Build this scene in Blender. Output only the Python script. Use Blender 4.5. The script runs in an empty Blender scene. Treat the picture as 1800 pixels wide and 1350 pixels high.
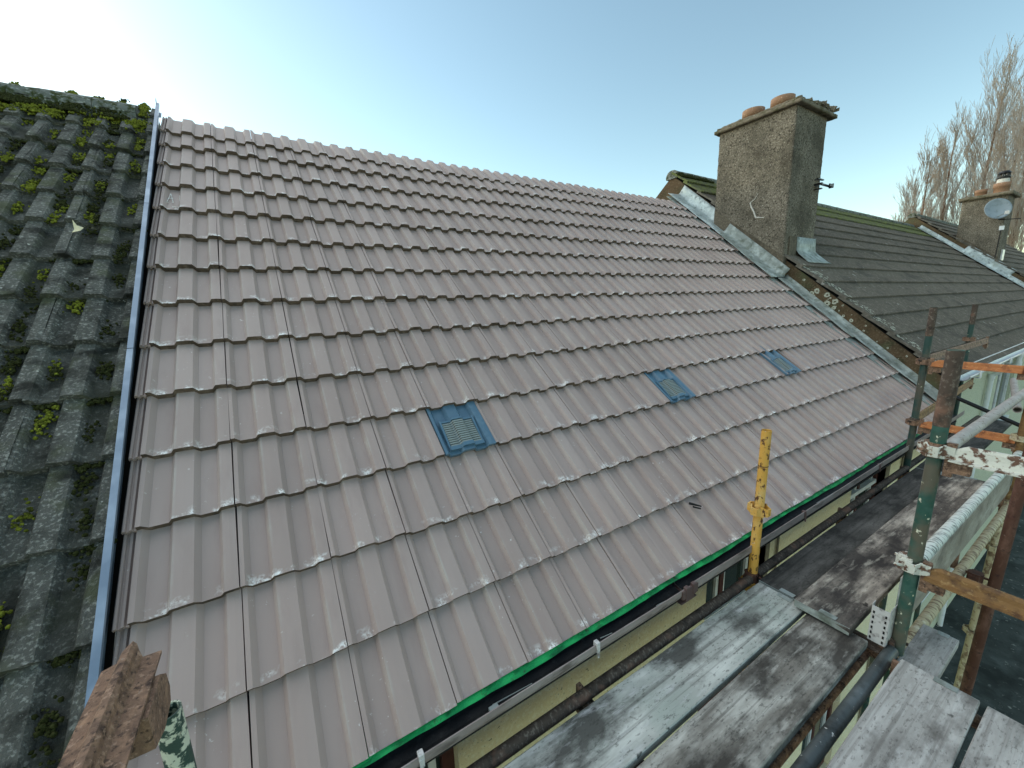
import bpy, bmesh, math, random
from mathutils import Vector, Matrix, noise
rnd = random.Random(7)
R = math.radians
SC = bpy.context.scene
COL = SC.collection

# ------------------------------------------------------------------ camera
CAM_POS = Vector((0.50307755, -1.0612226, 1.38812817))
RIGHT = Vector((0.85101973, -0.52411534, -0.03268853))
DOWN = Vector((-0.12948464, -0.14910688, -0.98030652))
VIEW = Vector((0.5089196, 0.83849285, -0.19475778))
FPX = 692.618
cam = bpy.data.cameras.new('camera'); cam_ob = bpy.data.objects.new('camera', cam); COL.objects.link(cam_ob)
cam.sensor_width = 36; cam.lens = FPX / 1800 * 36; cam.clip_start = 0.05; cam.clip_end = 900
cam_ob.matrix_world = Matrix.Translation(CAM_POS) @ Matrix((RIGHT, -DOWN, -VIEW)).transposed().to_4x4()
SC.camera = cam_ob

# ------------------------------------------------------------------ sky, sun, exposure
SUN_EL, SUN_AZ = R(26), R(122)          # azimuth measured from +x (along the eaves) towards +y (into the house)
w = bpy.data.worlds.new('World'); SC.world = w; w.use_nodes = True
nt = w.node_tree; nt.nodes.clear()
sky = nt.nodes.new('ShaderNodeTexSky'); sky.sky_type = 'NISHITA'; sky.sun_disc = False
sky.sun_elevation = SUN_EL; sky.sun_rotation = R(90) - SUN_AZ
sky.altitude = 50; sky.air_density = 1.0; sky.dust_density = 0.3; sky.ozone_density = 2.6
bg = nt.nodes.new('ShaderNodeBackground'); bg.inputs[1].default_value = 0.15
wo = nt.nodes.new('ShaderNodeOutputWorld')
tint = nt.nodes.new('ShaderNodeMix'); tint.data_type = 'RGBA'; tint.blend_type = 'MULTIPLY'; tint.inputs['Factor'].default_value = 1   # white balance of the photograph
tint.inputs['B'].default_value = (1.09, 1.02, .75, 1); nt.links.new(sky.outputs[0], tint.inputs['A'])
nt.links.new(tint.outputs['Result'], bg.inputs[0]); nt.links.new(bg.outputs[0], wo.inputs[0])
sl = bpy.data.lights.new('sun', 'SUN'); sl.energy = 1.5; sl.angle = R(130); sl.color = (1, .93, .84)      # very soft sun, its disc widened as added fill for the shaded roof
so = bpy.data.objects.new('sun', sl); COL.objects.link(so)
sd = Vector((math.cos(SUN_EL) * math.cos(SUN_AZ), math.cos(SUN_EL) * math.sin(SUN_AZ), math.sin(SUN_EL)))
so.rotation_euler = sd.to_track_quat('Z', 'Y').to_euler(); so.location = (-10, 30, 20)
SC.view_settings.view_transform = 'Standard'; SC.view_settings.look = 'None'
SC.view_settings.exposure = 1.05; SC.view_settings.gamma = 1
SC.view_settings.use_curve_mapping = False

# ------------------------------------------------------------------ roof frame
TH = 0.699434583
CT, ST = math.cos(TH), math.sin(TH)
def rp(u, s, n=0.0):                     # along eaves, up the slope, out of the roof -> world
    return Vector((u, s * CT - n * ST, s * ST + n * CT))
VN = [0.341, 0.602, 0.925, 1.25, 1.575, 1.909, 2.235, 2.56, 2.888, 3.214, 3.539, 3.854, 4.182, 4.505, 4.82]
NOSE = [4.86 - v for v in VN]            # course noses of the new roof, top course first

# ------------------------------------------------------------------ materials
def srgb(r, g, b):
    f = lambda c: (c / 12.92) if c <= .04045 else ((c + .055) / 1.055) ** 2.4
    return (f(r / 255), f(g / 255), f(b / 255), 1)
def material(name, base, rough=.8, layers=(), bump=(), metal=0.0, rand=0.0, spec=.4, uvfn=None):
    """layers: (colour, scale, lo, hi, stretch(x,y,z), detail[, strength]) noise masks laid over the base; bump: (scale, strength, distance, stretch)"""
    m = bpy.data.materials.new(name); m.use_nodes = True
    t = m.node_tree; N = t.nodes; L = t.links
    p = N['Principled BSDF']; p.inputs['Roughness'].default_value = rough; p.inputs['Metallic'].default_value = metal
    p.inputs['Specular IOR Level'].default_value = spec
    geo = N.new('ShaderNodeNewGeometry')
    def nz(scale, stretch, detail, rough_=.6):
        mp = N.new('ShaderNodeMapping'); mp.inputs['Scale'].default_value = stretch
        L.new(geo.outputs['Position'], mp.inputs['Vector'])
        n = N.new('ShaderNodeTexNoise'); n.inputs['Scale'].default_value = scale; n.inputs['Detail'].default_value = detail
        n.inputs['Roughness'].default_value = rough_
        L.new(mp.outputs[0], n.inputs['Vector']); return n.outputs['Fac']
    c = N.new('ShaderNodeRGB'); c.outputs[0].default_value = (*base[:3], 1); cur = c.outputs[0]
    if rand:
        oi = N.new('ShaderNodeObjectInfo'); mr = N.new('ShaderNodeMapRange')
        mr.inputs['To Min'].default_value = 1 - rand; mr.inputs['To Max'].default_value = 1 + rand
        L.new(oi.outputs['Random'], mr.inputs['Value'])
        vm = N.new('ShaderNodeVectorMath'); vm.operation = 'SCALE'
        L.new(cur, vm.inputs[0]); L.new(mr.outputs[0], vm.inputs['Scale']); cur = vm.outputs[0]
    for ly in layers:
        col, sc, lo, hi, st, det = ly[:6]; stg = ly[6] if len(ly) > 6 else 1
        f = nz(sc, st, det)
        mr = N.new('ShaderNodeMapRange'); mr.inputs['From Min'].default_value = lo; mr.inputs['From Max'].default_value = hi
        mr.inputs['To Max'].default_value = stg; L.new(f, mr.inputs['Value'])
        mx = N.new('ShaderNodeMix'); mx.data_type = 'RGBA'
        L.new(mr.outputs[0], mx.inputs['Factor']); L.new(cur, mx.inputs['A']); mx.inputs['B'].default_value = (*col[:3], 1)
        cur = mx.outputs['Result']
    if uvfn: cur = uvfn(t, cur, nz)
    L.new(cur, p.inputs['Base Color'])
    prev = None
    for sc, stg, dist, st in bump:
        b = N.new('ShaderNodeBump'); b.inputs['Strength'].default_value = stg; b.inputs['Distance'].default_value = dist
        L.new(nz(sc, st, 4), b.inputs['Height'])
        if prev: L.new(prev, b.inputs['Normal'])
        prev = b.outputs[0]
    if prev: L.new(prev, p.inputs['Normal'])
    return m
I3 = (1, 1, 1)
def efflorescence(t, cur, nz):
    """white lime bloom that comes out along the lower edge of new concrete tiles (UV v = metres from the nose)"""
    N, L = t.nodes, t.links
    uv = N.new('ShaderNodeUVMap'); sx = N.new('ShaderNodeSeparateXYZ'); L.new(uv.outputs[0], sx.inputs[0])
    def mapr(v, a, b, c, d):
        m = N.new('ShaderNodeMapRange'); L.new(v, m.inputs['Value'])
        m.inputs['From Min'].default_value = a; m.inputs['From Max'].default_value = b
        m.inputs['To Min'].default_value = c; m.inputs['To Max'].default_value = d; return m.outputs[0]
    def mul(a, b, op='MULTIPLY'):
        m = N.new('ShaderNodeMath'); m.operation = op; L.new(a, m.inputs[0])
        if isinstance(b, float): m.inputs[1].default_value = b
        else: L.new(b, m.inputs[1])
        m.use_clamp = True; return m.outputs[0]
    edge = mapr(sx.outputs['Y'], 0.006, 0.045, 1, 0)
    f1 = mul(edge, mapr(nz(14, I3, 3), .53, .64, 0, 1)); f1 = mul(f1, mapr(nz(90, I3, 5, .7), .42, .54, 0, 1))
    f2 = mul(mapr(nz(60, I3, 4), .66, .72, 0, .6), mapr(nz(5, I3, 2), .5, .6, 0, 1))
    f = mul(f1, f2, 'MAXIMUM')
    # paler bands on the rising ramps of the rolls, broken up by noise
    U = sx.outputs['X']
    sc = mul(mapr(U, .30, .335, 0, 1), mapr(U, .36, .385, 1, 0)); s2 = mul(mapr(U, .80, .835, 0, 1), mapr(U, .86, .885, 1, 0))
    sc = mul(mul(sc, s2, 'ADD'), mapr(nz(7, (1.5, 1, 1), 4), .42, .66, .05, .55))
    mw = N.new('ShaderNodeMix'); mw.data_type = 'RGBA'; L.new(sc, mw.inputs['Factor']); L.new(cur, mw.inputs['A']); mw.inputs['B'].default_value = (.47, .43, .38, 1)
    mx = N.new('ShaderNodeMix'); mx.data_type = 'RGBA'; L.new(f, mx.inputs['Factor']); L.new(mw.outputs['Result'], mx.inputs['A'])
    mx.inputs['B'].default_value = (.88, .86, .83, 1); return mx.outputs['Result']
def pan_dirt(t, cur, nz):
    """algae and dirt that settle in the pans of old tiles"""
    N, L = t.nodes, t.links
    uv = N.new('ShaderNodeUVMap'); sx = N.new('ShaderNodeSeparateXYZ'); L.new(uv.outputs[0], sx.inputs[0])
    r = N.new('ShaderNodeValToRGB'); el = r.color_ramp.elements; el[0].position = 0; el[0].color = (0, 0, 0, 1); el[1].position = 1; el[1].color = (0, 0, 0, 1)
    for p, v in ((.06, 0), (.13, 1), (.31, 1), (.38, 0), (.56, 0), (.64, 1), (.81, 1), (.88, 0)):
        e = el.new(p); e.color = (v, v, v, 1)
    L.new(sx.outputs['X'], r.inputs['Fac'])
    m = N.new('ShaderNodeMapRange'); L.new(nz(5, I3, 4), m.inputs['Value']); m.inputs['From Min'].default_value = .38; m.inputs['From Max'].default_value = .62; m.inputs['To Min'].default_value = .25; m.inputs['To Max'].default_value = .85
    mm = N.new('ShaderNodeMath'); mm.operation = 'MULTIPLY'; L.new(r.outputs['Color'], mm.inputs[0]); L.new(m.outputs[0], mm.inputs[1])
    mx = N.new('ShaderNodeMix'); mx.data_type = 'RGBA'; L.new(mm.outputs[0], mx.inputs['Factor']); L.new(cur, mx.inputs['A']); mx.inputs['B'].default_value = (.032, .034, .027, 1)
    return mx.outputs['Result']

M = {}
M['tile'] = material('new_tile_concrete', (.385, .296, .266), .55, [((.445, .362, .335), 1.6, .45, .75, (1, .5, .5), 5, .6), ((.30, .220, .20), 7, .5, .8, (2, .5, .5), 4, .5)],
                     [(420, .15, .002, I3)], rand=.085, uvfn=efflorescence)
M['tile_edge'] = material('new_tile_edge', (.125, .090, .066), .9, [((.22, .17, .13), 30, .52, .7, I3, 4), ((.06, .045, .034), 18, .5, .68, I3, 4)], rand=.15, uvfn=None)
M['old_tile'] = material('weathered_tile', (.118, .118, .104), .95, [((.32, .32, .285), 85, .52, .66, I3, 4), ((.030, .030, .025), 9, .48, .66, I3, 5), ((.09, .10, .05), 5, .52, .66, I3, 5, .7),
                     ((.60, .61, .55), 26, .69, .73, I3, 3, .8)], [(160, .9, .01, I3), (25, .5, .012, I3)], rand=.2, spec=.2, uvfn=pan_dirt)
M['moss'] = material('moss', (.14, .155, .018), 1, [((.29, .31, .04), 60, .45, .65, I3, 4), ((.035, .04, .008), 25, .5, .66, I3, 4)], [(200, 1, .006, I3)], spec=.1)
M['dark_moss'] = material('dark_moss', (.030, .034, .010), 1, [((.08, .085, .03), 80, .5, .7, I3, 4)], [(200, 1, .006, I3)], spec=.1)
M['ridge'] = material('ridge_lichen', (.17, .18, .16), .95, [((.05, .06, .02), 14, .48, .6, I3, 5), ((.33, .34, .31), 40, .55, .66, I3, 4)], [(120, .8, .008, I3)], spec=.2)
M['ribbed'] = material('ribbed_tile', (.125, .113, .092), .95, [((.25, .23, .195), 60, .48, .70, (1.5, .35, .35), 4, .8), ((.42, .42, .39), 14, .66, .71, (1.2, .5, .5), 3, .7), ((.055, .056, .048), 2.2, .5, .72, (1, 1.5, 1.5), 5, .7)],
                       [(150, .6, .006, I3)], rand=.12, spec=.2)
M['ribbed_moss'] = material('ribbed_mossy_tile', (.10, .108, .065), .95, [((.15, .175, .06), 6, .44, .56, (1, 2, 2), 5), ((.03, .03, .025), 40, .55, .7, I3, 4)], [(150, .6, .006, I3)], rand=.12, spec=.2)
M['deck'] = material('underlay', (.012, .012, .012), 1)
M['render'] = material('chimney_roughcast', (.215, .188, .145), .95, [((.38, .335, .26), 52, .50, .62, I3, 4), ((.055, .046, .034), 44, .52, .64, I3, 4), ((.085, .075, .055), 2.6, .42, .66, I3, 5, .75), ((.62, .58, .48), 60, .66, .70, I3, 2, .9)],
                       [(80, 1, .02, I3), (190, .7, .01, I3)], spec=.2)
M['render_front'] = M['render']
M['plinth'] = material('chimney_plinth', (.125, .105, .078), .95, [((.22, .19, .14), 50, .5, .7, I3, 4), ((.06, .05, .035), 4, .5, .7, I3, 4)], [(120, .4, .006, I3)], spec=.2)
M['cap'] = material('cap_concrete', (.20, .17, .125), .95, [((.09, .085, .045), 9, .45, .62, I3, 5), ((.36, .33, .27), 45, .6, .7, I3, 4)], [(50, .8, .02, I3)], spec=.2)
M['gable'] = material('gable_render', (.105, .070, .040), .95, [((.05, .04, .022), 5, .45, .65, I3, 5), ((.16, .125, .08), 45, .5, .7, I3, 4), ((.10, .105, .055), 2.5, .5, .65, I3, 3, .8)], [(90, .6, .012, I3)], spec=.2)
M['lichen'] = material('lichen', (.52, .52, .44), 1, [((.26, .28, .2), 90, .45, .6, I3, 4)], [(200, .5, .004, I3)], spec=.1)
M['clay'] = material('clay_pot', (.27, .155, .095), .85, [((.28, .16, .09), 14, .45, .65, I3, 4), ((.55, .36, .22), 40, .6, .7, I3, 3)], [(80, .3, .006, I3)])
M['lead'] = material('lead_sheet', (.38, .44, .44), .5, [((.60, .68, .68), 9, .48, .64, (1, .5, .5), 5), ((.15, .18, .18), 12, .54, .7, I3, 5), ((.26, .27, .2), 3, .55, .7, I3, 3, .6)],
                     [(14, .5, .03, I3), (60, .2, .006, I3)], metal=.25)
M['lead_dull'] = material('weathered_lead', (.27, .30, .28), .6, [((.44, .49, .47), 8, .48, .64, I3, 5), ((.12, .14, .11), 10, .5, .7, I3, 5)], [(16, .5, .03, I3)], metal=.15)
M['galv'] = material('galvanised_strip', (.20, .265, .35), .4, [((.32, .40, .5), 6, .45, .7, (1, 1, 1), 3)], [], metal=.45, spec=.5)
M['vent'] = material('blue_vent_plastic', (.085, .165, .235), .35, [((.15, .24, .31), 12, .5, .75, I3, 4, .7)], [], rand=.05, spec=.5)
M['grille'] = material('vent_grille', (.24, .28, .27), .5)
M['felt'] = material('green_eaves_felt', (.022, .56, .14), .5, [((.012, .26, .07), 12, .5, .64, (1, 2, 2), 4), ((.06, .12, .05), 30, .60, .68, I3, 4, .8)], [(22, .8, .012, I3), (70, .5, .006, I3)])
M['gutter_in'] = material('gutter_slot_black', (.008, .009, .010), .6, [((.02, .022, .022), 30, .55, .7, I3, 4)], [(40, .5, .01, I3)], spec=.25)  # near-black inside of the gutter, also used under the vent louvres
M['gutter'] = material('gutter_plastic', (.25, .205, .19), .5, [((.33, .29, .275), 5, .45, .7, (.5, 1, 1), 4), ((.09, .07, .06), 22, .52, .66, (.3, 1, 1), 5, .8)], [])
M['union'] = material('brown_plastic', (.09, .055, .05), .45, [((.16, .11, .10), 20, .5, .7, I3, 3)])
M['clip'] = material('pale_clip', (.55, .54, .52), .4, [((.25, .23, .22), 40, .55, .7, I3, 3)])
M['cream'] = material('cream_pebbledash', (.80, .71, .47), .95, [((.86, .80, .60), 60, .5, .62, I3, 3), ((.20, .19, .10), 55, .66, .72, (.6, 1, 1), 4), ((.10, .11, .07), 110, .66, .72, I3, 3)], [(110, .7, .008, I3)], spec=.2)
M['pale_wall'] = material('pale_green_pebbledash', (.50, .52, .385), .95, [((.64, .65, .52), 70, .5, .62, I3, 3), ((.30, .33, .22), 45, .60, .70, (.6, 1, 1), 4)], [(90, .6, .01, I3)], spec=.2)
M['white'] = material('white_pvc', (.78, .80, .80), .35, [((.6, .63, .62), 10, .55, .7, I3, 3)])
M['maroon'] = material('maroon_frame', (.085, .026, .020), .5, [((.05, .018, .015), 20, .5, .7, I3, 3)])
M['reveal'] = material('window_reveal', (.20, .17, .12), .9, [((.28, .25, .18), 30, .5, .7, I3, 3)])
M['glass'] = material('window_glass', (.03, .045, .042), .06, spec=.6)
M['black'] = material('black_pipe', (.008, .008, .008), .4)
M['dark_roof_soffit'] = material('dark_soffit', (.02, .018, .016), .9)
RUST, DARK, FLAKE = (.16, .075, .04), (.045, .028, .02), (.58, .58, .50)
M['rust'] = material('rusty_steel', (.21, .125, .082), .7, [((.33, .20, .125), 30, .48, .66, I3, 5), ((.045, .025, .018), 22, .54, .68, I3, 5), ((.36, .27, .21), 70, .64, .72, I3, 4, .8), ((.44, .29, .20), 100, .56, .66, I3, 4, .7), ((.06, .035, .025), 80, .56, .64, I3, 5, .85)], [(120, .8, .006, I3), (45, .7, .006, I3)], metal=.15)
M['rust_mud'] = material('muddy_rusty_tube', (.085, .062, .047), .85, [((.20, .165, .13), 55, .52, .66, (1.5, 1, 1), 5), ((.035, .026, .02), 16, .52, .68, I3, 5), ((.28, .15, .10), 9, .58, .7, I3, 3, .6)], [(100, .6, .006, I3)], metal=.1)
M['rust_orange'] = material('orange_rusty_steel', (.42, .155, .05), .7, [((.22, .075, .03), 26, .5, .66, I3, 5), ((.55, .26, .10), 50, .55, .7, I3, 4)], [(120, .4, .004, I3)])
M['rust_brown'] = material('brown_rusty_tube', (.105, .046, .030), .7, [((.19, .10, .07), 18, .5, .68, (1, 1, .4), 5), ((.05, .025, .02), 30, .55, .68, I3, 4), ((.42, .33, .27), 60, .68, .74, I3, 4, .8)], [(120, .4, .004, I3)], metal=.15)
M['rust_gold'] = material('gold_brown_steel', (.23, .125, .045), .65, [((.105, .055, .028), 22, .48, .66, I3, 5), ((.38, .25, .11), 36, .58, .7, I3, 4)], [(120, .4, .004, I3)], metal=.15)
M['white_rust'] = material('flaked_white_over_rust', (.62, .62, .54), .7, [((.13, .07, .045), 26, .50, .56, I3, 6), ((.27, .17, .1), 60, .6, .68, I3, 4)], [(70, .6, .006, I3)])
M['green'] = material('green_scaffold_paint', (.024, .085, .064), .5, [((.065, .135, .11), 9, .5, .7, I3, 4), ((.125, .105, .075), 4.2, .50, .62, I3, 4, .85), ((.66, .66, .50), 30, .615, .645, (1, 1, .8), 6)], [(80, .4, .004, I3)])
M['green_flaked'] = material('flaked_green_paint', (.040, .075, .058), .6, [((.62, .64, .50), 30, .49, .53, I3, 6), ((.10, .075, .05), 22, .6, .68, I3, 5)], [(70, .6, .006, I3)])
M['green_dark'] = material('dark_green_scaffold_paint', (.022, .060, .050), .55, [((.09, .08, .06), 5, .46, .6, I3, 4), ((.55, .56, .42), 30, .66, .70, I3, 5)], [(80, .4, .004, I3)])
M['yellow'] = material('yellow_scaffold_paint', (.66, .36, .07), .6, [((.70, .46, .16), 10, .5, .7, I3, 4), ((.10, .045, .02), 42, .555, .60, (1, 1, .6), 5), ((.62, .58, .48), 55, .68, .72, I3, 4)], [(80, .4, .004, I3)])
M['galv_dark'] = material('dark_galvanised_tube', (.085, .098, .098), .45, [((.19, .22, .225), 3.5, .5, .68, I3, 4), ((.03, .032, .03), 9, .52, .7, I3, 5), ((.7, .7, .66), 34, .68, .71, (1.4, 1, 1), 4)], [(60, .3, .004, I3)], metal=.3)
M['grey_tube'] = material('grey_scaffold_tube', (.36, .325, .29), .6, [((.48, .45, .41), 14, .5, .7, I3, 4), ((.20, .155, .12), 30, .56, .68, (1, 2, 2), 5)], [(70, .4, .004, I3)], metal=.15)
M['white_tube'] = material('flaked_white_tube', (.66, .69, .63), .6, [((.20, .22, .20), 26, .50, .58, (2.2, .7, .7), 6), ((.34, .27, .2), 12, .6, .7, I3, 4, .7)], [(70, .5, .006, I3)])
M['cream_tube'] = material('flaked_cream_tube', (.50, .43, .27), .65, [((.22, .15, .09), 24, .50, .58, (2.4, .7, .7), 6), ((.66, .62, .46), 20, .58, .68, I3, 4)], [(70, .5, .006, I3)])
def wood(name, base, light, dark, lo=.46, green=None):
    ly = [(light, 7, .45, .66, (.35, 1.6, 1), 6), (dark, 5, lo, lo + .16, (.7, 1.3, 1), 6, .9), (tuple(c * .5 for c in dark), 55, .66, .74, (.5, 1.3, 1), 5, .45), (tuple(min(.6, c * 1.15) for c in light), 18, .56, .72, (.4, 1.6, 1), 6, .6), (tuple(c * 1.2 for c in dark), 9, .52, .66, (.12, 6, 1), 5, .55), (tuple(c * .8 for c in dark), 90, .56, .66, (.5, 1.2, 1), 5, .55), (tuple(c * .25 for c in dark), 13, .70, .74, I3, 3, .8)]
    if green: ly.insert(1, (green, 2.5, .5, .66, I3, 4, .7))
    return material(name, base, .9, ly, [(40, .45, .006, (.15, 2.2, 1)), (14, .3, .006, (.3, 1, 1))], spec=.25)
M['board_pale'] = wood('pale_weathered_board', (.38, .39, .355), (.60, .61, .56), (.060, .058, .052), .49, (.30, .34, .30))
M['board_mid'] = wood('grey_weathered_board', (.20, .185, .16), (.50, .49, .44), (.040, .035, .030), .44)
M['board_dark'] = wood('dark_damp_board', (.060, .058, .052), (.12, .115, .105), (.020, .020, .018), .46)
M['board_patchy'] = wood('patchy_board', (.15, .13, .11), (.55, .49, .41), (.034, .030, .028), .43)
M['board_light'] = wood('light_grey_board', (.36, .35, .325), (.54, .53, .50), (.11, .10, .09), .51)
M['board_brown'] = wood('light_brown_toe_board', (.32, .29, .24), (.44, .41, .35), (.18, .155, .13), .52)
M['ground'] = material('yard_paving', (.040, .048, .045), .85, [((.085, .10, .095), 2.2, .5, .7, I3, 6), ((.02, .026, .024), 5, .5, .66, I3, 5), ((.22, .23, .21), 10, .60, .68, I3, 5), ((.010, .014, .012), 1.2, .5, .66, I3, 5)], [(30, .2, .01, I3)])
M['bark'] = material('poplar_bark', (.27, .17, .11), .95, [((.10, .06, .04), 3, .5, .7, (1, 1, .3), 4)])
M['twig'] = material('poplar_twigs', (.46, .40, .335), .95, [((.43, .34, .25), .3, .45, .6, I3, 2)])
M['dish'] = material('dish_grey', (.24, .29, .32), .5, [((.17, .21, .23), 8, .5, .7, I3, 4)])
M['leaf'] = material('dry_leaf', (.66, .60, .38), .8)
M['debris'] = material('black_debris', (.012, .012, .012), .8)
M['chalk'] = material('white_chalk', (.8, .78, .75), 1, [((.3, .28, .26), 160, .5, .62, I3, 3)])
M['mortar'] = material('white_mortar', (.62, .60, .54), 1, [((.35, .33, .28), 60, .5, .66, I3, 3)])

# ------------------------------------------------------------------ object helpers
def ob(name, me, mats, parent=None, loc=None, smooth=False):
    o = bpy.data.objects.new(name, me); COL.objects.link(o)
    if not len(me.materials):
        for m in (mats if isinstance(mats, (list, tuple)) else [mats]): me.materials.append(M[m] if isinstance(m, str) else m)
    if parent is not None: o.parent = parent
    if loc is not None: o.location = loc
    if smooth: me.polygons.foreach_set('use_smooth', [True] * len(me.polygons))
    return o
def tag(o, label, cat, group=None):
    o['label'] = label; o['category'] = cat
    if group: o['group'] = group
    return o
def thing(name, label, cat, loc=(0, 0, 0), group=None):
    o = bpy.data.objects.new(name, None); COL.objects.link(o); o.location = loc; o.empty_display_size = .2
    return tag(o, label, cat, group)
class MB:
    """collects vertices and faces for one mesh"""
    def __init__(s): s.v = []; s.f = []; s.m = []; s.sm = []
    def add(s, vs, fs, mi=0, sm=False):
        b = len(s.v); s.v += [tuple(v) for v in vs]
        for f in fs: s.f.append(tuple(b + i for i in f)); s.m.append(mi); s.sm.append(sm)
        return s
    def box(s, lo, hi, fn=None, mi=0):
        x0, y0, z0 = lo; x1, y1, z1 = hi
        vs = [Vector(p) for p in ((x0, y0, z0), (x1, y0, z0), (x1, y1, z0), (x0, y1, z0), (x0, y0, z1), (x1, y0, z1), (x1, y1, z1), (x0, y1, z1))]
        if fn: vs = [fn(*v) for v in vs]
        return s.add(vs, [(3, 2, 1, 0), (4, 5, 6, 7), (0, 1, 5, 4), (1, 2, 6, 5), (2, 3, 7, 6), (3, 0, 4, 7)], mi)
    def tube(s, p0, p1, r0, r1=None, n=14, caps=True, mi=0, hollow=0.0):
        p0, p1 = Vector(p0), Vector(p1); r1 = r0 if r1 is None else r1
        d = (p1 - p0).normalized(); a = d.orthogonal().normalized(); b = d.cross(a)
        ring = lambda p, r: [p + (a * math.cos(2 * math.pi * i / n) + b * math.sin(2 * math.pi * i / n)) * r for i in range(n)]
        s.add(ring(p0, r0) + ring(p1, r1), [(i, (i + 1) % n, n + (i + 1) % n, n + i) for i in range(n)], mi, True)
        if caps:
            if hollow:
                for p, r, sg in ((p0, r0, 1), (p1, r1, -1)):
                    q = p + d * sg * .12
                    s.add(ring(p, r) + ring(p, r * hollow) + ring(q, r * hollow), [(i, (i + 1) % n, n + (i + 1) % n, n + i) for i in range(n)] + [(n + i, n + (i + 1) % n, 2 * n + (i + 1) % n, 2 * n + i) for i in range(n)] + [tuple(range(2 * n, 3 * n))], mi)
            else: s.add(ring(p0, r0), [tuple(range(n - 1, -1, -1))], mi); s.add(ring(p1, r1), [tuple(range(n))], mi)
        return s
    def prism(s, poly, axis_vec, mi=0):
        poly = [Vector(p) for p in poly]; n = len(poly); e = Vector(axis_vec)
        return s.add(poly + [p + e for p in poly], [tuple(range(n - 1, -1, -1)), tuple(range(n, 2 * n))] + [(i, (i + 1) % n, n + (i + 1) % n, n + i) for i in range(n)], mi)
    def mesh(s, name='mesh'):
        me = bpy.data.meshes.new(name); me.from_pydata(s.v, [], s.f)
        me.polygons.foreach_set('material_index', s.m); me.polygons.foreach_set('use_smooth', s.sm)
        bm = bmesh.new(); bm.from_mesh(me); bmesh.ops.recalc_face_normals(bm, faces=bm.faces); bm.to_mesh(me); bm.free()
        return me
    def build(s, name, mats, parent=None, loc=None): return ob(name, s.mesh(name), mats, parent, loc)
def bevel(o, w, seg=2):
    b = o.modifiers.new('edge', 'BEVEL'); b.width = w; b.segments = seg; b.limit_method = 'ANGLE'; b.angle_limit = R(40); return o

# ------------------------------------------------------------------ ground
me = MB().add([(-300, -300, -5), (300, -300, -5), (300, 300, -5), (-300, 300, -5)], [(0, 1, 2, 3)]).mesh('ground')
g = ob('ground', me, 'ground'); g['kind'] = 'structure'

# ------------------------------------------------------------------ roof tiles
PITCH = 0.300
PROF = [(0, .0), (.05, .0), (.112, -.0245), (.305, -.0245), (.350, 0), (.46, .0012), (.565, 0), (.627, -.0245), (.81, -.0245), (.855, 0), (.93, .0012), (1.0, 0)]
def tile_mesh(name, width=PITCH - .0035, length=.42, thick=.030, strip=False, jit=0.0, cut=1.0, drop=.090, seed=0, rh=1.0, nl=1):
    """one interlocking double-roll tile: nose at y=0, running up +y; UV v = metres from the nose"""
    rr = random.Random(seed); vs, fs, sm, uv = [], [], [], []
    pr = [(a, b * rh) for a, b in PROF if a <= cut]
    def face(q, smooth, uvs):
        b = len(vs); vs.extend(q); fs.append(tuple(range(b, b + len(q)))); sm.append(smooth); uv.extend(uvs)
    P = len(pr); b0 = 0
    rows = [length * k / nl for k in range(nl + 1)]
    top = []
    for k, y in enumerate(rows):
        for a, h in pr:
            jx = rr.uniform(-jit, jit); jz = rr.uniform(-jit, jit)
            top.append((a * width + jx * .5, y + (rr.uniform(-jit, jit) * 1.5 if k == 0 else 0), h - y * drop + jz))
    vs += top
    for k in range(nl):
        for i in range(P - 1):
            q = (k * P + i, k * P + i + 1, (k + 1) * P + i + 1, (k + 1) * P + i)
            fs.append(q); sm.append(False); uv += [(pr[(j) % P][0], vs[j][1]) for j in q]
    for i in range(P - 1):
        a, b = vs[i], vs[i + 1]
        face([(a[0], a[1] + .002, a[2] - thick), (b[0], b[1] + .002, b[2] - thick), b, a], False, [(.5, .03), (.5, .03), (.5, .012), (.5, .012)])
    for i in (0, P - 1):
        a, b = vs[i], vs[nl * P + i]
        face([a, b, (b[0], b[1], b[2] - thick * .8), (a[0], a[1], a[2] - thick * .8)], False, [(.5, .3)] * 4)
    if strip:                            # exposed side lock: two small ribs left of the first tile
        xs = [(-.040, -.016), (-.036, -.010), (-.029, -.010), (-.027, -.019), (-.020, -.019), (-.018, -.010), (-.011, -.010), (-.008, -.021), (.0, -.021)]
        for (xa, za), (xb, zb) in zip(xs[:-1], xs[1:]):
            face([(xa, -.002, za), (xb, -.002, zb), (xb, length, zb - length * drop), (xa, length, za - length * drop)], False, [(.5, .3)] * 4)
            face([(xa, -.002, za - .016), (xb, -.002, zb - .016), (xb, -.002, zb), (xa, -.002, za)], False, [(.5, .3)] * 4)
    me = bpy.data.meshes.new(name); me.from_pydata(vs, [], fs); me.polygons.foreach_set('use_smooth', sm)
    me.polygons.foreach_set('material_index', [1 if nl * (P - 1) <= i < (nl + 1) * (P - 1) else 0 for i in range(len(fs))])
    l = me.uv_layers.new(name='UVMap'); l.data.foreach_set('uv', [c for p in uv for c in p])
    return me

def slope_empty_mesh(name, u0, u1, s0, s1, n0, n1):
    return MB().box((u0, s0, n0), (u1, s1, n1)).mesh(name)

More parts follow.
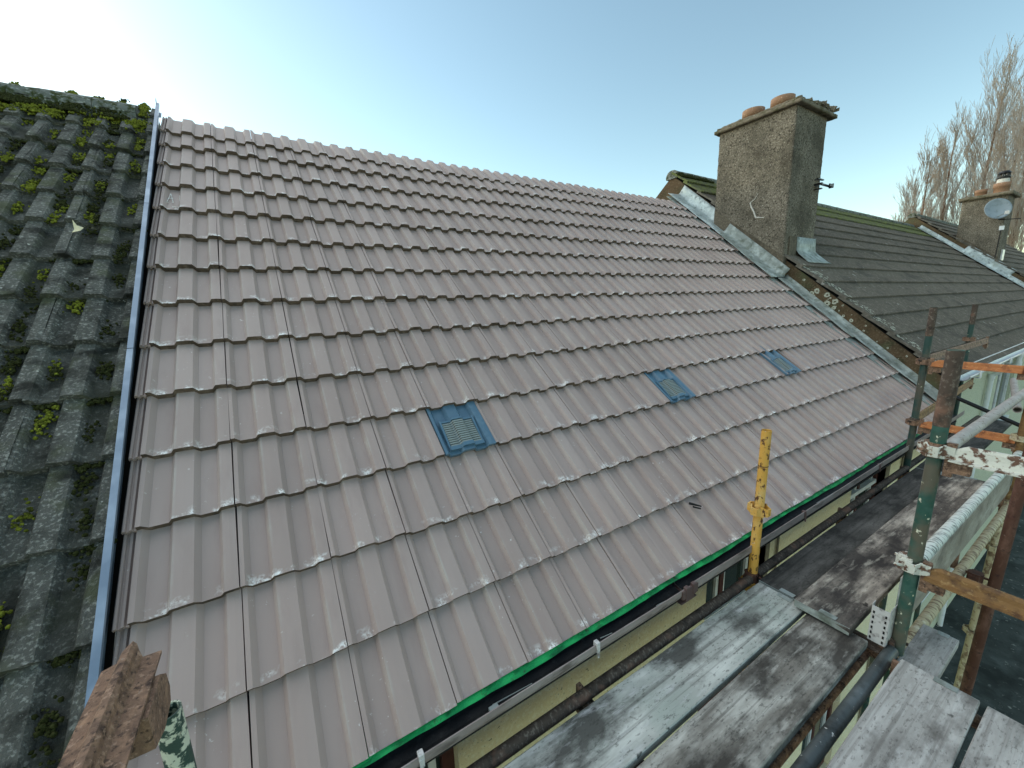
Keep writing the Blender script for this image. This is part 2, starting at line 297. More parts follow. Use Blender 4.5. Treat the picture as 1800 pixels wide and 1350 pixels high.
# ================================================================== house with the new roof
H2 = thing('terraced_house', 'terraced house with new plain grey-brown tiled roof, three blue vent tiles and no ridge yet', 'house', (0, 0, 0), 'houses of the terrace')
roof2 = ob('roof', slope_empty_mesh('roof_deck', -.05, 7.14, .10, 4.78, -.16, -.085), 'deck', H2); roof2.rotation_euler.x = TH
meshes = {k: tile_mesh('roof_tile', seed=k) for k in range(1)}
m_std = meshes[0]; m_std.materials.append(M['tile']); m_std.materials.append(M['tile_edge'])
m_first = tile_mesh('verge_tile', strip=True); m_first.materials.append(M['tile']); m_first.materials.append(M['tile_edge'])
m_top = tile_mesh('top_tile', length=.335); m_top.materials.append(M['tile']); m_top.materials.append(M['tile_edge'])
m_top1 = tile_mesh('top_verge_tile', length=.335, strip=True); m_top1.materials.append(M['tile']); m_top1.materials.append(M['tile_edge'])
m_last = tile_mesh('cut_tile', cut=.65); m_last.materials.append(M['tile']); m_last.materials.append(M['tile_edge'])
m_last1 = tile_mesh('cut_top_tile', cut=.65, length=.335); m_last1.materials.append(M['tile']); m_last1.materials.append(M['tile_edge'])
VENTS = {(11, 4), (11, 10), (11, 16)}
spots = []
for ci, s in enumerate(NOSE):
    for k in range(24):
        if (ci, k) in VENTS: continue
        w_ = rp(k * PITCH + .15, s + .16)
        d = (w_ - CAM_POS); nrm = Vector((0, -ST, CT))
        spots.append((abs(d.normalized().dot(nrm)) / d.length_squared, ci, k, s))
spots.sort(reverse=True)
far = MB(); far_uv = []
def tile_xf(ci, k, s):
    r = random.Random(ci * 100 + k)
    n = r.uniform(-.002, .002)
    return Matrix.Translation((k * PITCH + r.uniform(-.0008, .0008), s + r.uniform(-.003, .003), n)) @ Matrix.Rotation(r.uniform(-.007, .007), 4, 'Z') @ Matrix.Rotation(r.uniform(-.002, .002), 4, 'X')
def pick(ci, k):
    if ci == 0: return m_top1 if k == 0 else m_last1 if k == 23 else m_top
    return m_first if k == 0 else m_last if k == 23 else m_std
for i, (_, ci, k, s) in enumerate(spots):
    me = pick(ci, k); xf = tile_xf(ci, k, s)
    if i < 300:
        o = bpy.data.objects.new('roof_tile', me); COL.objects.link(o); o.parent = roof2; o.matrix_local = xf
    else:
        b = len(far.v); far.v += [tuple(xf @ v.co) for v in me.vertices]
        for p in me.polygons:
            far.f.append(tuple(b + j for j in p.vertices)); far.sm.append(p.use_smooth); far.m.append(p.material_index)
            far_uv += [me.uv_layers[0].data[l].uv[:] for l in p.loop_indices]
me = bpy.data.meshes.new('roof_tiles_far'); me.from_pydata(far.v, [], far.f); me.polygons.foreach_set('use_smooth', far.sm)
me.uv_layers.new(name='UVMap').data.foreach_set('uv', [c for p in far_uv for c in p]); me.polygons.foreach_set('material_index', far.m)
o = ob('roof_tiles', me, ['tile', 'tile_edge'], roof2); o['kind'] = 'stuff'

# vent tiles: same tile in blue plastic with a louvred hood
m_vent = tile_mesh('vent_tile', thick=.022); m_vent.materials.append(M['vent']); m_vent.materials.append(M['vent'])
vp, vg = None, None
for (ci, k), lab in zip(sorted(VENTS), ('nearest blue vent tile', 'middle blue vent tile', 'farthest blue vent tile')):
    vt = bpy.data.objects.new('vent_tile', m_vent); COL.objects.link(vt); vt.parent = H2
    vt.matrix_local = Matrix.Rotation(TH, 4, 'X') @ Matrix.Translation((k * PITCH + (.0 if k < 16 else -.06), NOSE[ci] - .006, .006))
    if vg is None:
        b = MB()
        zz = lambda x, y: .010 - y * .083 + (.020 if .105 < x < .168 else 0.0) - .012
        for j in range(11):              # louvre bars follow the roll in the middle of the tile
            y0 = .045 + j * .0145
            for x0, x1, h in ((.048, .098, -.010), (.110, .165, .012), (.180, .228, -.010)):
                b.box((x0, y0, h - y0 * .083 - .006), (x1, y0 + .0085, h - y0 * .083 + .004))
            for x0, x1, ha, hb in ((.098, .110, -.010, .012), (.165, .180, .012, -.010)):
                t = y0 * .083
                b.add([(x0, y0, ha - t + .004), (x1, y0, hb - t + .004), (x1, y0 + .0085, hb - t + .004), (x0, y0 + .0085, ha - t + .004)], [(0, 1, 2, 3)])
        for x0, x1, h0, h1 in ((.046, .098, -.013, -.013), (.098, .110, -.013, .008), (.110, .165, .008, .008), (.165, .180, .008, -.013), (.180, .230, -.013, -.013)):
            b.add([(x0, .043, h0 - .0036), (x1, .043, h1 - .0036), (x1, .206, h1 - .0171), (x0, .206, h0 - .0171)], [(0, 1, 2, 3)], 1)  # black sheet under the louvre bars: shade of the slots put into colour
        vg = b.mesh('vent_grille'); vg.materials.append(M['grille']); vg.materials.append(M['gutter_in'])
        fr = MB()
        for y0, y1 in ((.022, .043), (.205, .216)):
            for x0, x1, h in ((.040, .100, -.009), (.108, .167, .013), (.178, .236, -.009)):
                fr.box((x0, y0, h - y0 * .083 - .010), (x1, y1, h - y0 * .083 + .005))
            for x0, x1, ha, hb in ((.100, .108, -.009, .013), (.167, .178, .013, -.009)):
                t = y0 * .083
                fr.add([(x0, y0, ha - t + .005), (x1, y0, hb - t + .005), (x1, y1, hb - t + .005), (x0, y1, ha - t + .005)], [(0, 1, 2, 3)])
                fr.add([(x0, y0, ha - t - .01), (x1, y0, hb - t - .01), (x1, y0, hb - t + .005), (x0, y0, ha - t + .005)], [(0, 1, 2, 3)])
        for x0, x1 in ((.036, .046), (.230, .240)): fr.box((x0, .022, -.03), (x1, .216, -.014))
        vf = fr.mesh('vent_hood'); vf.materials.append(M['vent'])
    for nm, mm in (('grille', vg), ('hood', vf)):
        gr = bpy.data.objects.new(nm, mm); COL.objects.link(gr); gr.parent = vt

# green felt showing under the eaves course
b = MB(); nx = 340; pts = []
for i in range(nx + 1):
    x = -.03 + 7.12 * i / nx
    wv = .010 * noise.noise((x * 1.1, 0, 0)) + .004 * noise.noise((x * 9, 3, 0)) + .006 * noise.noise((x * 3.1, 7, 0))
    y1 = .033 + wv * .5; z1 = -.014 + wv * .7 + .004 * noise.noise((x * 14, 9, 1))
    pts += [(x, .12, .030), (x, .066, .000 + .003 * noise.noise((x * 6, 1, 1))), (x, (y1 + .062) / 2, -.003 + .004 * noise.noise((x * 10, 5, 2))), (x, y1, z1)]
fs = [(4 * i + j, 4 * i + 4 + j, 4 * i + 5 + j, 4 * i + 1 + j) for i in range(nx) for j in range(3)]
b.add(pts, fs, 0, True); b.build('eaves_felt', 'felt', H2)

# gutter: dark inside, brown-grey outside, in two lengths joined by a union
def gutter(x0, x1, dz, lip, name):
    sec_out = [(-.048, .012 + dz), (-.052, .012 + dz), (-.053, -.012 + lip), (-.047, -.030), (-.030, -.046), (.008, -.055), (.045, -.046), (.062, -.02), (.064, -.008)]
    sec_in = [(-.048, .012 + dz), (-.048, -.012), (-.042, -.026), (-.027, -.040), (.008, -.049), (.040, -.041), (.057, -.018), (.060, -.008)]
    b = MB()
    for sec, mi in ((sec_out, 0), (sec_in, 1)):
        nn = len(sec); n = 24; vs = []
        for i in range(n + 1):
            x = x0 + (x1 - x0) * i / n; sg = .003 * math.sin(x * 1.7) + .0015 * noise.noise((x * 4, 0, 5)) + .0055 * max(0, x - .7)
            vs += [(x, p[0] + .001 * noise.noise((x * 3, 2, 2)), p[1] + sg) for p in sec]
        b.add(vs, [(nn * i + j, nn * i + nn + j, nn * i + nn + j + 1, nn * i + j + 1) for i in range(n) for j in range(nn - 1)], mi, False)
    return b.build(name, ['gutter', 'gutter_in'], H2)
gt = gutter(-.4, 2.09, 0, 0, 'gutter'); gt2 = gutter(2.11, 7.1, .010, -.006, 'gutter')
b = MB()
for i in range(9):
    a0 = math.pi * (.98 + i * .115); pass
b.box((2.03, -.060, -.030), (2.15, -.046, .018)).box((2.05, -.064, -.028), (2.075, -.044, .030)).box((2.105, -.064, -.028), (2.13, -.044, .030)).box((2.03, -.055, -.060), (2.15, .06, -.052)).box((2.06, -.058, -.056), (2.12, -.02, -.028))
un = b.build('gutter_union', 'union', H2); bevel(un, .004)
for x in (.738, 1.484, 3.278, 4.55):
    c = MB().box((x - .009, -.058, .0), (x + .009, -.036, .024)).box((x - .008, -.060, -.022), (x + .008, -.052, .010)).box((x - .004, -.062, -.046), (x + .004, -.054, -.018))
    o = c.build('gutter_clip', 'clip' if x < 3 else 'union', gt if x < 2.1 else gt2); bevel(o, .002); o.location.z = .0055 * max(0, x - .7)
# twig and bits lying in the gutter
b = MB()
for x, y, L_ in ((1.02, .0, .16), (1.9, -.01, .09), (3.6, .005, .3), (1.55, .0, .05)):
    b.tube((x, y, -.030), (x + L_, y - .02, -.018 + .003 * x), .0025, .0015, 6)
b.box((1.00, -.03, -.035), (1.035, -.005, -.022)).build('gutter_debris', 'grille', gt)

# front wall with windows
WY = .12
wins = [(-.6, .919, -1.35, -.10, 1), (2.53, 3.20, -1.35, -.10, 1), (4.62, 5.43, -1.35, -.10, 1), (4.3, 5.15, -3.7, -2.45, 0), (.6, 1.9, -4.0, -2.5, 0)]
def wall_with_holes(y0, y1, x0, x1, z0, z1, holes):
    b = MB(); xs = sorted({x0, x1, *[h[0] for h in holes], *[h[1] for h in holes]}); zs = sorted({z0, z1, *[h[2] for h in holes], *[h[3] for h in holes]})
    xs = [x for x in xs if x0 <= x <= x1]; zs = [z for z in zs if z0 <= z <= z1]
    for xa, xb in zip(xs[:-1], xs[1:]):
        for za, zb in zip(zs[:-1], zs[1:]):
            if any(h[0] < (xa + xb) / 2 < h[1] and h[2] < (za + zb) / 2 < h[3] for h in holes): continue
            b.box((xa, y0, za), (xb, y1, zb))
    bm = bmesh.new(); me = b.mesh('wall'); bm.from_mesh(me)
    bmesh.ops.remove_doubles(bm, verts=bm.verts, dist=1e-5)
    seen = {}
    for f in list(bm.faces):
        key = tuple(round(c, 4) for c in f.calc_center_median()); seen.setdefault(key, []).append(f)
    bmesh.ops.delete(bm, geom=[f for fl in seen.values() if len(fl) > 1 for f in fl], context='FACES')
    bm.to_mesh(me); bm.free(); return me
holes = [(x0, x1, z0, z1) for x0, x1, z0, z1, _ in wins]
ob('wall', wall_with_holes(WY, WY + .25, -.09, 7.14, -5, .015, holes), 'cream', H2)
def window(parent, x0, x1, z0, z1, y, frame='maroon', mull=(), bar=None, sill=True, fw=.05):
    b = MB()
    yb = y + .12
    b.box((x0, y + .05, z0), (x0 + fw, yb, z1)).box((x1 - fw, y + .05, z0), (x1, yb, z1)).box((x0 + fw, y + .05, z1 - fw), (x1 - fw, yb, z1)).box((x0 + fw, y + .05, z0), (x1 - fw, yb, z0 + fw))
    for mx in mull: b.box((mx - .02, y + .06, z0 + fw), (mx + .02, yb - .01, z1 - fw))
    wo_ = b.build('window', frame, parent)
    if bar is not None: MB().box((x0 + fw, y + .045, bar - .02), (x1 - fw, yb - .02, bar + .02)).build('transom_bar', 'white', wo_)
    c = MB()
    for xa, xb in zip([x0 + fw, *mull], [*mull, x1 - fw]):
        e = .02
        c.box((xa + e, y + .070, z0 + fw), (xa + e + .03, yb - .02, z1 - fw)).box((xb - e - .03, y + .070, z0 + fw), (xb - e, yb - .02, z1 - fw))
        c.box((xa + e + .03, y + .071, z0 + fw), (xb - e - .03, yb - .021, z0 + fw + .03)).box((xa + e + .03, y + .071, z1 - fw - .03), (xb - e - .03, yb - .021, z1 - fw))
    c.build('sash', 'white', wo_)
    MB().box((x0 + fw, y + .085, z0 + fw), (x1 - fw, y + .095, z1 - fw)).build('pane', 'glass', wo_)
    if sill: MB().box((x0 - .04, y - .05, z0 - .06), (x1 + .04, y + .05, z0 - .002)).build('sill', 'white', wo_)
    return wo_
for (x0, x1, z0, z1, up), mull, bar in zip(wins, ((.1, .45), (2.80,), (5.0,), (4.75,), (1.25,)), (-.55, -.62, -.41, None, None)):
    window(H2, x0, x1, z0, z1, WY, 'maroon', mull, bar)
MB().box((3.20, WY - .004, -1.4), (3.25, WY + .06, -.08)).build('window_reveal', 'reveal', H2)
MB().box((5.43, WY - .004, -1.4), (5.54, WY + .06, -.08)).build('window_reveal', 'reveal', H2)
for x in (3.34, 5.85): MB().tube((x, WY - .012, -5), (x, WY - .012, -.06), .008, n=8).build('cable', 'reveal', H2)
MB().box((-.09, -.0, -.10), (7.14, WY + .02, -.085)).box((-.09, .070, -.085), (7.14, .085, -.005)).build('soffit', 'dark_roof_soffit', H2)
# back slope
MB().prism([rp(-.05, 4.76, -.10), rp(-.05, 4.76, -.16), (-.05, 7.5, -.1), (-.05, 7.5, 0)], (7.19, 0, 0)).build('rear_roof', 'deck', H2)

# galvanised strip between old and new roofs: upstand with folded top
b = MB(); rot = lambda u, s, n: rp(u, s, n)
for s0, s1 in ((.0, 1.9), (1.905, 3.23), (3.235, 4.93)):
    b.box((-.066, s0, -.06), (-.064, s1, .034), rot)
    b.box((-.066, s0, .034), (-.044, s1, .036), rot)
    b.box((-.046, s0, .022), (-.044, s1, .034), rot)
b.box((-.066, 4.93, -.06), (-.064, 4.99, .055), rot).box((-.064, 4.80, -.03), (-.042, 4.9, -.028), rot)
vf_ = b.build('verge_flashing', 'galv', H2)

# lead along the far gable: upstand on the wall and apron over the tiles, in overlapping lengths
def lead(parent, u_wall, s0, s1, width, up, mat, n0=.006, skew=0.0, name='lead_flashing', seed=0):
    n = max(4, int((s1 - s0) / .06)); vs = []
    cols = [(-width, n0), (-width * .55, n0 + .004), (-.03, n0 + .006), (-.004, n0 + .03), (-.003, n0 + .03 + up * .5), (-.003, n0 + .03 + up)]
    for i in range(n + 1):
        s = s0 + (s1 - s0) * i / n
        for j, (a, h) in enumerate(cols):
            wob = noise.noise((s * 3.1, j * .7, seed)) ; w2 = noise.noise((s * 9, j, seed + 4))
            a2 = a + (skew * (i / n) if j == 0 else 0)
            vs.append(rp(u_wall + a2 + (.012 * wob if j < 2 else 0), s, h + (.008 * wob + .004 * w2 if j in (1, 2) else .003 * wob) + (.0 if j else 0)))
    k = len(cols)
    b = MB().add(vs, [(k * i + j, k * i + k + j, k * i + k + j + 1, k * i + j + 1) for i in range(n) for j in range(k - 1)], 0, True)
    o = b.build(name, mat, parent); so_ = o.modifiers.new('thick', 'SOLIDIFY'); so_.thickness = .003; return o
GX = 7.15
lead(H2, GX - .001, 3.72, 5.04, .30, .15, 'lead', .010, seed=1)
lead(H2, 7.058, 2.57, 3.80, .31, .12, 'lead_dull', .016, .06, seed=2)
lead(H2, GX - .001, 1.30, 2.58, .24, .02, 'lead_dull', .010, .02, seed=3)
lead(H2, GX - .001, .12, 1.36, .19, .02, 'lead_dull', .014, seed=4)
MB().prism([(7.058, 1.962, 1.60), (7.058, 1.962, 1.83), (7.30, 1.962, 1.86), (7.30, 1.962, 1.60)], (0, .006, 0)).build('lead_flashing', 'lead', H2)
MB().box((6.80, .2, -.03), (7.14, 5.0, -.022), rot).build('side_gutter', 'lead_dull', H2)

# chalk scribble on a tile near the verge
b = MB()
def stroke(b, pts, r=.0026):
    for p, q in zip(pts[:-1], pts[1:]): b.tube(p, q, r, n=5)
zc = lambda u, s: rp(u, s, -.083 * (s - 3.285) - .017 + .0 * u)
for st in ([(.030, 3.39), (.045, 3.52), (.062, 3.385)], [(.032, 3.44), (.060, 3.445)], [(.026, 3.38), (.040, 3.375)], [(.056, 3.38), (.066, 3.372)], [(.095, 3.50), (.097, 3.36), (.115, 3.315)], [(.06, 3.31), (.115, 3.312)]):
    stroke(b, [zc(*p) for p in st])
b.build('chalk_mark', 'chalk', H2)

# ================================================================== old mossy roof on the left
H1 = thing('terraced_house', 'terraced house with dark mossy old tiles, left of the silver flashing strip', 'house', (0, 0, 0), 'houses of the terrace')
roof1 = ob('roof', slope_empty_mesh('old_roof_deck', -5.0, -.075, .10, 4.75, -.16, -.09), 'deck', H1); roof1.rotation_euler.x = TH
olds = [tile_mesh('old_roof_tile', width=.304, thick=.040, jit=.0024, seed=20 + i, rh=1.15, nl=3) for i in range(5)]
for m in olds: m.materials.append(M['old_tile']); m.materials.append(M['old_tile'])
SO = [4.86 - (.10 + .3415 * k) for k in range(15)]
for ci, s in enumerate(SO):
    for k in range(16):
        u = -.075 - (k + 1) * .300 - (.0 if ci else .0)
        if ci > 8 and k > 9: continue
        if ci > 3 and k > 12: continue
        r = random.Random(ci * 37 + k)
        o = bpy.data.objects.new('roof_tile', olds[r.randrange(5)]); COL.objects.link(o); o.parent = roof1
        o.matrix_local = Matrix.Translation((u + r.uniform(-.003, .003), s + r.uniform(-.008, .008), r.uniform(-.003, .003) - .004)) @ Matrix.Rotation(r.uniform(-.012, .012), 4, 'Z') @ Matrix.Rotation(r.uniform(-.006, .006), 4, 'X')
        if ci == 0: o.scale.y = .6
# ridge tiles, half round and lumpy
def ridge(parent, x0, x1, yc, zc_, r, mat, L_=.45, seed=0, name='ridge_tile'):
    x = x0; i = 0
    while x < x1 - .01:
        xe = min(x + L_, x1); b = MB(); n = 10; m = 6; vs = []
        for a in range(m + 1):
            xx = x + (xe - x) * a / m
            for j in range(n + 1):
                th = math.pi * (-.12 + 1.24 * j / n); rr = r * (1 + .05 * noise.noise((xx * 6, j * .6, seed)) + .05 * noise.noise((xx * 17, j * 1.7, seed)) + (.015 if a == 0 else 0)) + .002 * (i % 2)
                vs.append((xx, yc + rr * math.cos(th), zc_ + rr * math.sin(th) * .85))
        b.add(vs, [((n + 1) * a + j, (n + 1) * (a + 1) + j, (n + 1) * (a + 1) + j + 1, (n + 1) * a + j + 1) for a in range(m) for j in range(n)], 0, True)
        b.add(vs[:n + 1], [tuple(range(n + 1))]); b.add(vs[-n - 1:], [tuple(range(n + 1))])
        b.build(name, mat, parent); x = xe + .004; i += 1
ridge(H1, -5.0, -.20, 3.79, 3.04, .14, 'ridge', seed=3)
ridge(H1, -.196, -.08, 3.79, 3.00, .13, 'ridge', seed=4)
# moss: many small cushions, one uncountable mass per tone
def moss(name, mat, count, parent, seed, place, size):
    r = random.Random(seed); b = MB()
    bmi = bmesh.new(); bmesh.ops.create_icosphere(bmi, subdivisions=1, radius=1); bmi.verts.ensure_lookup_table()
    iv = [v.co.copy() for v in bmi.verts]; fi = [tuple(v.index for v in f.verts) for f in bmi.faces]; bmi.free()
    for _ in range(count):
        u, s, n, ls, ln = place(r)
        for k in range(int(r.uniform(14, 46))):
            du, ds = r.gauss(0, ls * .42), r.gauss(0, ln * .42); rad = size * r.uniform(.5, 1.15)
            cx = rp(u + du, s + ds, n - ds * .083 + r.uniform(-.003, .004)); q = Matrix.Rotation(r.uniform(0, 6), 3, (r.random(), r.random(), r.random()))
            b.add([cx + (q @ v) * rad * r.uniform(.75, 1.25) for v in iv], fi, 0, True)
    o = b.build(name, mat, parent); o['kind'] = 'stuff'; return o
PANS = (.0636, .2175)
def in_pans(top, pw):
    def f(r):
        ci = min(14, int(r.random() ** pw * 15)) if not top else r.randrange(0, 2)
        s = SO[ci] + r.uniform(.02, .30); k = r.randrange(0, 9)
        return (-.075 - (k + 1) * .3 + PANS[r.randrange(2)] + r.uniform(-.015, .015), s, -.028 - (s - SO[ci]) * .083 + .006, .034, .075)
    return f
moss('moss', 'moss', 420, H1, 5, in_pans(False, 3.2), .0075)
moss('moss', 'dark_moss', 300, H1, 6, in_pans(False, 1.1), .0075)
moss('moss', 'dark_moss', 130, H1, 8, lambda r: (r.uniform(-4.6, -.15), 4.66 + r.uniform(-.05, .05), -.005, .09, .035), .010)
moss('moss', 'moss', 110, H1, 9, lambda r: (r.uniform(-4.6, -.15), 4.58 + r.uniform(-.12, .05), -.014, .06, .06), .010)
def nose_moss(r):
    ci = r.randrange(1, 14); return (-.075 - r.uniform(0, 2.6), SO[ci] - .012, -.045, .06, .02)
moss('moss', 'dark_moss', 160, H1, 11, nose_moss, .009)
ob('wall', MB().box((-5, WY, -5), (-.10, WY + .25, .01)).mesh('wall'), 'cream', H1)
MB().prism([rp(-5, 4.74, -.10), rp(-5, 4.74, -.16), (-5, 7.5, -.1), (-5, 7.5, 0)], (4.93, 0, 0)).build('rear_roof', 'deck', H1)
# pale dead leaf lying on the old tiles
me = MB().add([rp(-.36, 2.89, .012), rp(-.325, 2.90, .02), rp(-.318, 2.945, .012), rp(-.345, 2.955, .018), rp(-.357, 2.93, .006), rp(-.366, 3.0, .026), rp(-.36, 2.952, .012)], [(0, 1, 2, 3, 4), (4, 3, 6, 5)]).mesh('leaf')
o = ob('dead_leaf', me, 'leaf'); tag(o, 'small pale dead leaf lying on the mossy dark tiles', 'leaf'); mo = o.modifiers.new('t', 'SOLIDIFY'); mo.thickness = .0015
b = MB(); b.tube(rp(2.49, .315, .008), rp(2.56, .275, .006), .008, .004, 7).tube(rp(2.50, .29, .006), rp(2.545, .265, .004), .006, .005, 6)
tag(b.build('twig_debris', 'debris'), 'small black scrap lying on the new tiles near the eaves', 'debris')

# ================================================================== house with the ribbed roof, gable and chimney
H3 = thing('terraced_house', 'terraced house with ribbed dark roof behind the large chimney, pale wall and white gutter', 'house', (0, 0, 0), 'houses of the terrace')
X3 = 20.1
def gable_wall(x0, x1, n, parent, s0=.3, yr=4.0):
    sr = (yr + n * ST) / CT; a = rp(0, s0, n); t = rp(0, sr, n)
    poly = [(x0, a.y, a.z), (x0, t.y, t.z), (x0, t.y + 3, t.z - 3 * math.tan(TH)), (x0, t.y + 3, -1), (x0, a.y, -1)]
    b = MB().prism(poly, (x1 - x0, 0, 0)); return b.build('gable_wall', 'gable', parent)
gable_wall(GX, GX + .3, .195, H3)
# lichen rosettes on the gable: thin crusts
b = MB(); r = random.Random(3)
def rosette(b, c, rad, ax, ay, nrm):
    n = 9; rim = [c + (ax * math.cos(6.2832 * i / n) + ay * math.sin(6.2832 * i / n)) * rad * r.uniform(.75, 1.2) for i in range(n)]
    inn = [c + (p - c) * .35 + nrm * .0005 for p in rim]
    b.add([p + nrm * .002 for p in rim] + [p + nrm * .003 for p in inn], [(i, (i + 1) % n, n + (i + 1) % n, n + i) for i in range(n)], 0)
for _ in range(46):
    s = r.triangular(.4, 2.5, 2.1); n = r.uniform(-.02, .17)
    rosette(b, rp(GX - .001, s, n), r.choice((.008, .011, .015, .022, .03)) * (1.2 if s > 1.6 else .8), Vector((0, 1, 0)), Vector((0, 0, 1)), Vector((-1, 0, 0)))
o = b.build('lichen', 'lichen', H3); o['kind'] = 'stuff'
roof3 = ob('roof', MB().box((GX + .02, .28, .10), (X3, 5.42, .20)).mesh('ribbed_deck'), 'deck', H3); roof3.rotation_euler.x = TH
def ribbed_course(x0, x1, s, length, n, pitch, seed, amp=.024, drop=.085):
    b = MB(); vs = []; nn = int((x1 - x0) / pitch); r = random.Random(seed); cols = []
    for i in range(nn):
        x = x0 + i * pitch; cols += [(x, 0), (x + pitch * .45, 0), (x + pitch * .60, -amp), (x + pitch * .86, -amp)]
    wob = lambda x: .006 * noise.noise((x * .9, seed, 0)) + .004 * noise.noise((math.floor(x / .3) * 1.7, seed, 3)); k = len(cols)
    for y in (0, length):
        vs += [(x, s + y + wob(x) * (y == 0), n + h - y * drop + (wob(x + 40) * .6)) for x, h in cols]
    b.add(vs, [(i, i + 1, k + i + 1, k + i) for i in range(k - 1)], 0, False)
    lo = [(x, s + wob(x), n + h * .6 - .064 + wob(x + 40) * .6) for x, h in cols]
    b.add(lo + vs[:k], [(i, i + 1, k + i + 1, k + i) for i in range(k - 1)], 0, False)
    a, d = vs[0], vs[k]
    b.add([a, d, (d[0], d[1], d[2] - .03), (a[0], a[1], a[2] - .03)], [(0, 1, 2, 3)])
    return b
S3 = [.33 + .36 * k for k in range(14)]
for k, s in enumerate(S3):
    ribbed_course(GX - .03, X3 - .05, s, min(.44, 5.42 - s), .28, .075, k).build('tile_course', 'ribbed_moss' if k >= 12 else 'ribbed', roof3)
ridge(H3, GX - .02, X3 - .1, 4.0, 3.60, .125, 'ridge', .45, 5)
def verge_moss(r): return (GX + r.uniform(.0, .9), 5.30 + r.uniform(-.08, .04), .27, .08, .03)
moss('moss', 'dark_moss', 30, H3, 15, verge_moss, .02)
b = MB()                                   # lichen crust along the verge of the ribbed roof
r = random.Random(12)
for _ in range(240):
    s = r.uniform(.35, 2.5); ph = ((s - .33) % .36); u = GX - .02 + abs(r.gauss(0, .12))
    rosette(b, rp(u, s, .286 - ph * .075), r.uniform(.006, .022), Vector((1, 0, 0)), Vector((0, CT, ST)), Vector((0, -ST, CT)))
o = b.build('lichen', 'lichen', H3); o['kind'] = 'stuff'
ob('wall', wall_with_holes(.36, .60, GX + .01, X3, -5, .55, [(11.9, 13.5, -1.2, .12), (9.1, 10.3, -3.6, -2.3)]), 'pale_wall', H3)
window(H3, 11.9, 13.5, -1.2, .12, .36, 'white', (12.7,), None)
window(H3, 9.1, 10.3, -3.6, -2.3, .36, 'white', (9.7,), None)
# white gutter and fascia, white downpipe with an offset
b = MB(); nn = 10; vs = []
for i in range(2):
    x = (GX + .25, X3)[i]
    for j in range(nn + 1):
        a = math.pi * (1 + j / nn); vs.append((x, .06 + .06 * math.cos(a), .40 + .06 * math.sin(a)))
    for j in range(nn + 1):
        a = math.pi * (2 - j / nn); vs.append((x, .06 + .055 * math.cos(a), .402 + .055 * math.sin(a)))
k = 2 * (nn + 1)
b.add(vs, [(j, (j + 1) % k, k + (j + 1) % k, k + j) for j in range(k)], 0, True)
g3 = b.build('gutter', 'white', H3)
for x in [GX + .7 + .9 * i for i in range(12)]: MB().box((x - .03, -.012, .33), (x + .03, .125, .336)).box((x - .03, -.014, .336), (x + .03, -.004, .418)).build('gutter_bracket', 'white', g3)
MB().box((GX + .2, .125, .30), (X3, .36, .312)).box((GX + .2, .125, .312), (X3, .145, .47)).build('fascia', 'white', H3)
for dx in (10.9,):
    b = MB().tube((dx, .06, .34), (dx, .06, .18), .036).tube((dx, .06, .19), (dx + .02, .31, -.05), .036).tube((dx + .02, .31, -.04), (dx + .02, .31, -5), .036).tube((dx, .06, .22), (dx, .06, .16), .044).tube((dx + .02, .31, -.02), (dx + .02, .31, -.10), .044)
    b.build('downpipe', 'white', H3)
MB().prism([(GX + .02, 4.0, 3.55), (GX + .02, 4.0, 3.45), (GX + .02, 7.6, .5), (GX + .02, 7.6, .6)], (X3 - GX, 0, 0)).build('rear_roof', 'deck', H3)

def rough_box(lo, hi, step, amp, seed, skip_bottom=True, taper=0.0):
    """block with finely divided, roughened faces"""
    bm = bmesh.new(); bmesh.ops.create_cube(bm, size=1)
    sx, sy, sz = (hi[i] - lo[i] for i in range(3)); c = [(hi[i] + lo[i]) / 2 for i in range(3)]
    for v in bm.verts: v.co = Vector((c[0] + v.co.x * sx, c[1] + v.co.y * sy, c[2] + v.co.z * sz))
    for ax, L_ in ((0, sx), (1, sy), (2, sz)):
        es = [e for e in bm.edges if abs((e.verts[0].co - e.verts[1].co)[ax]) > L_ * .9]
        n = max(0, int(L_ / step) - 1)
        if n: bmesh.ops.subdivide_edges(bm, edges=es, cuts=n, use_grid_fill=True)
    bm.normal_update()
    mv = {}
    for v in bm.verts:
        p = v.co * 14; h = noise.noise(p + Vector((seed, 0, 0))) * .6 + noise.noise(p * 3.1) * .5
        mv[v] = v.normal * h * amp
    for v, d in mv.items(): v.co += d
    me = bpy.data.meshes.new('rough'); bm.to_mesh(me); bm.free()
    me.polygons.foreach_set('use_smooth', [True] * len(me.polygons)); return me
def shard_cap(b_lo, b_hi, seed): return rough_box(b_lo, b_hi, .035, .016, seed)
CX0, CX1, CY0, CY1, CZ = 7.08, 7.98, 1.985, 3.09, 3.97
ch = ob('chimney', rough_box((CX0, CY0, 1.15), (CX1, CY1, CZ), .028, .007, 1), 'render', H3)
capo = ob('chimney_cap', rough_box((CX0 - .06, CY0 - .07, CZ), (CX1 + .16, CY1 + .06, CZ + .045), .035, .008, 5), 'cap', ch)
cap2 = ob('chimney_cap', rough_box((CX0 - .03, CY0 - .04, CZ + .047), (CX1 + .10, CY1 + .03, CZ + .085), .03, .024, 6), 'cap', ch)
b = MB(); r = random.Random(9)
bits = bmesh.new()
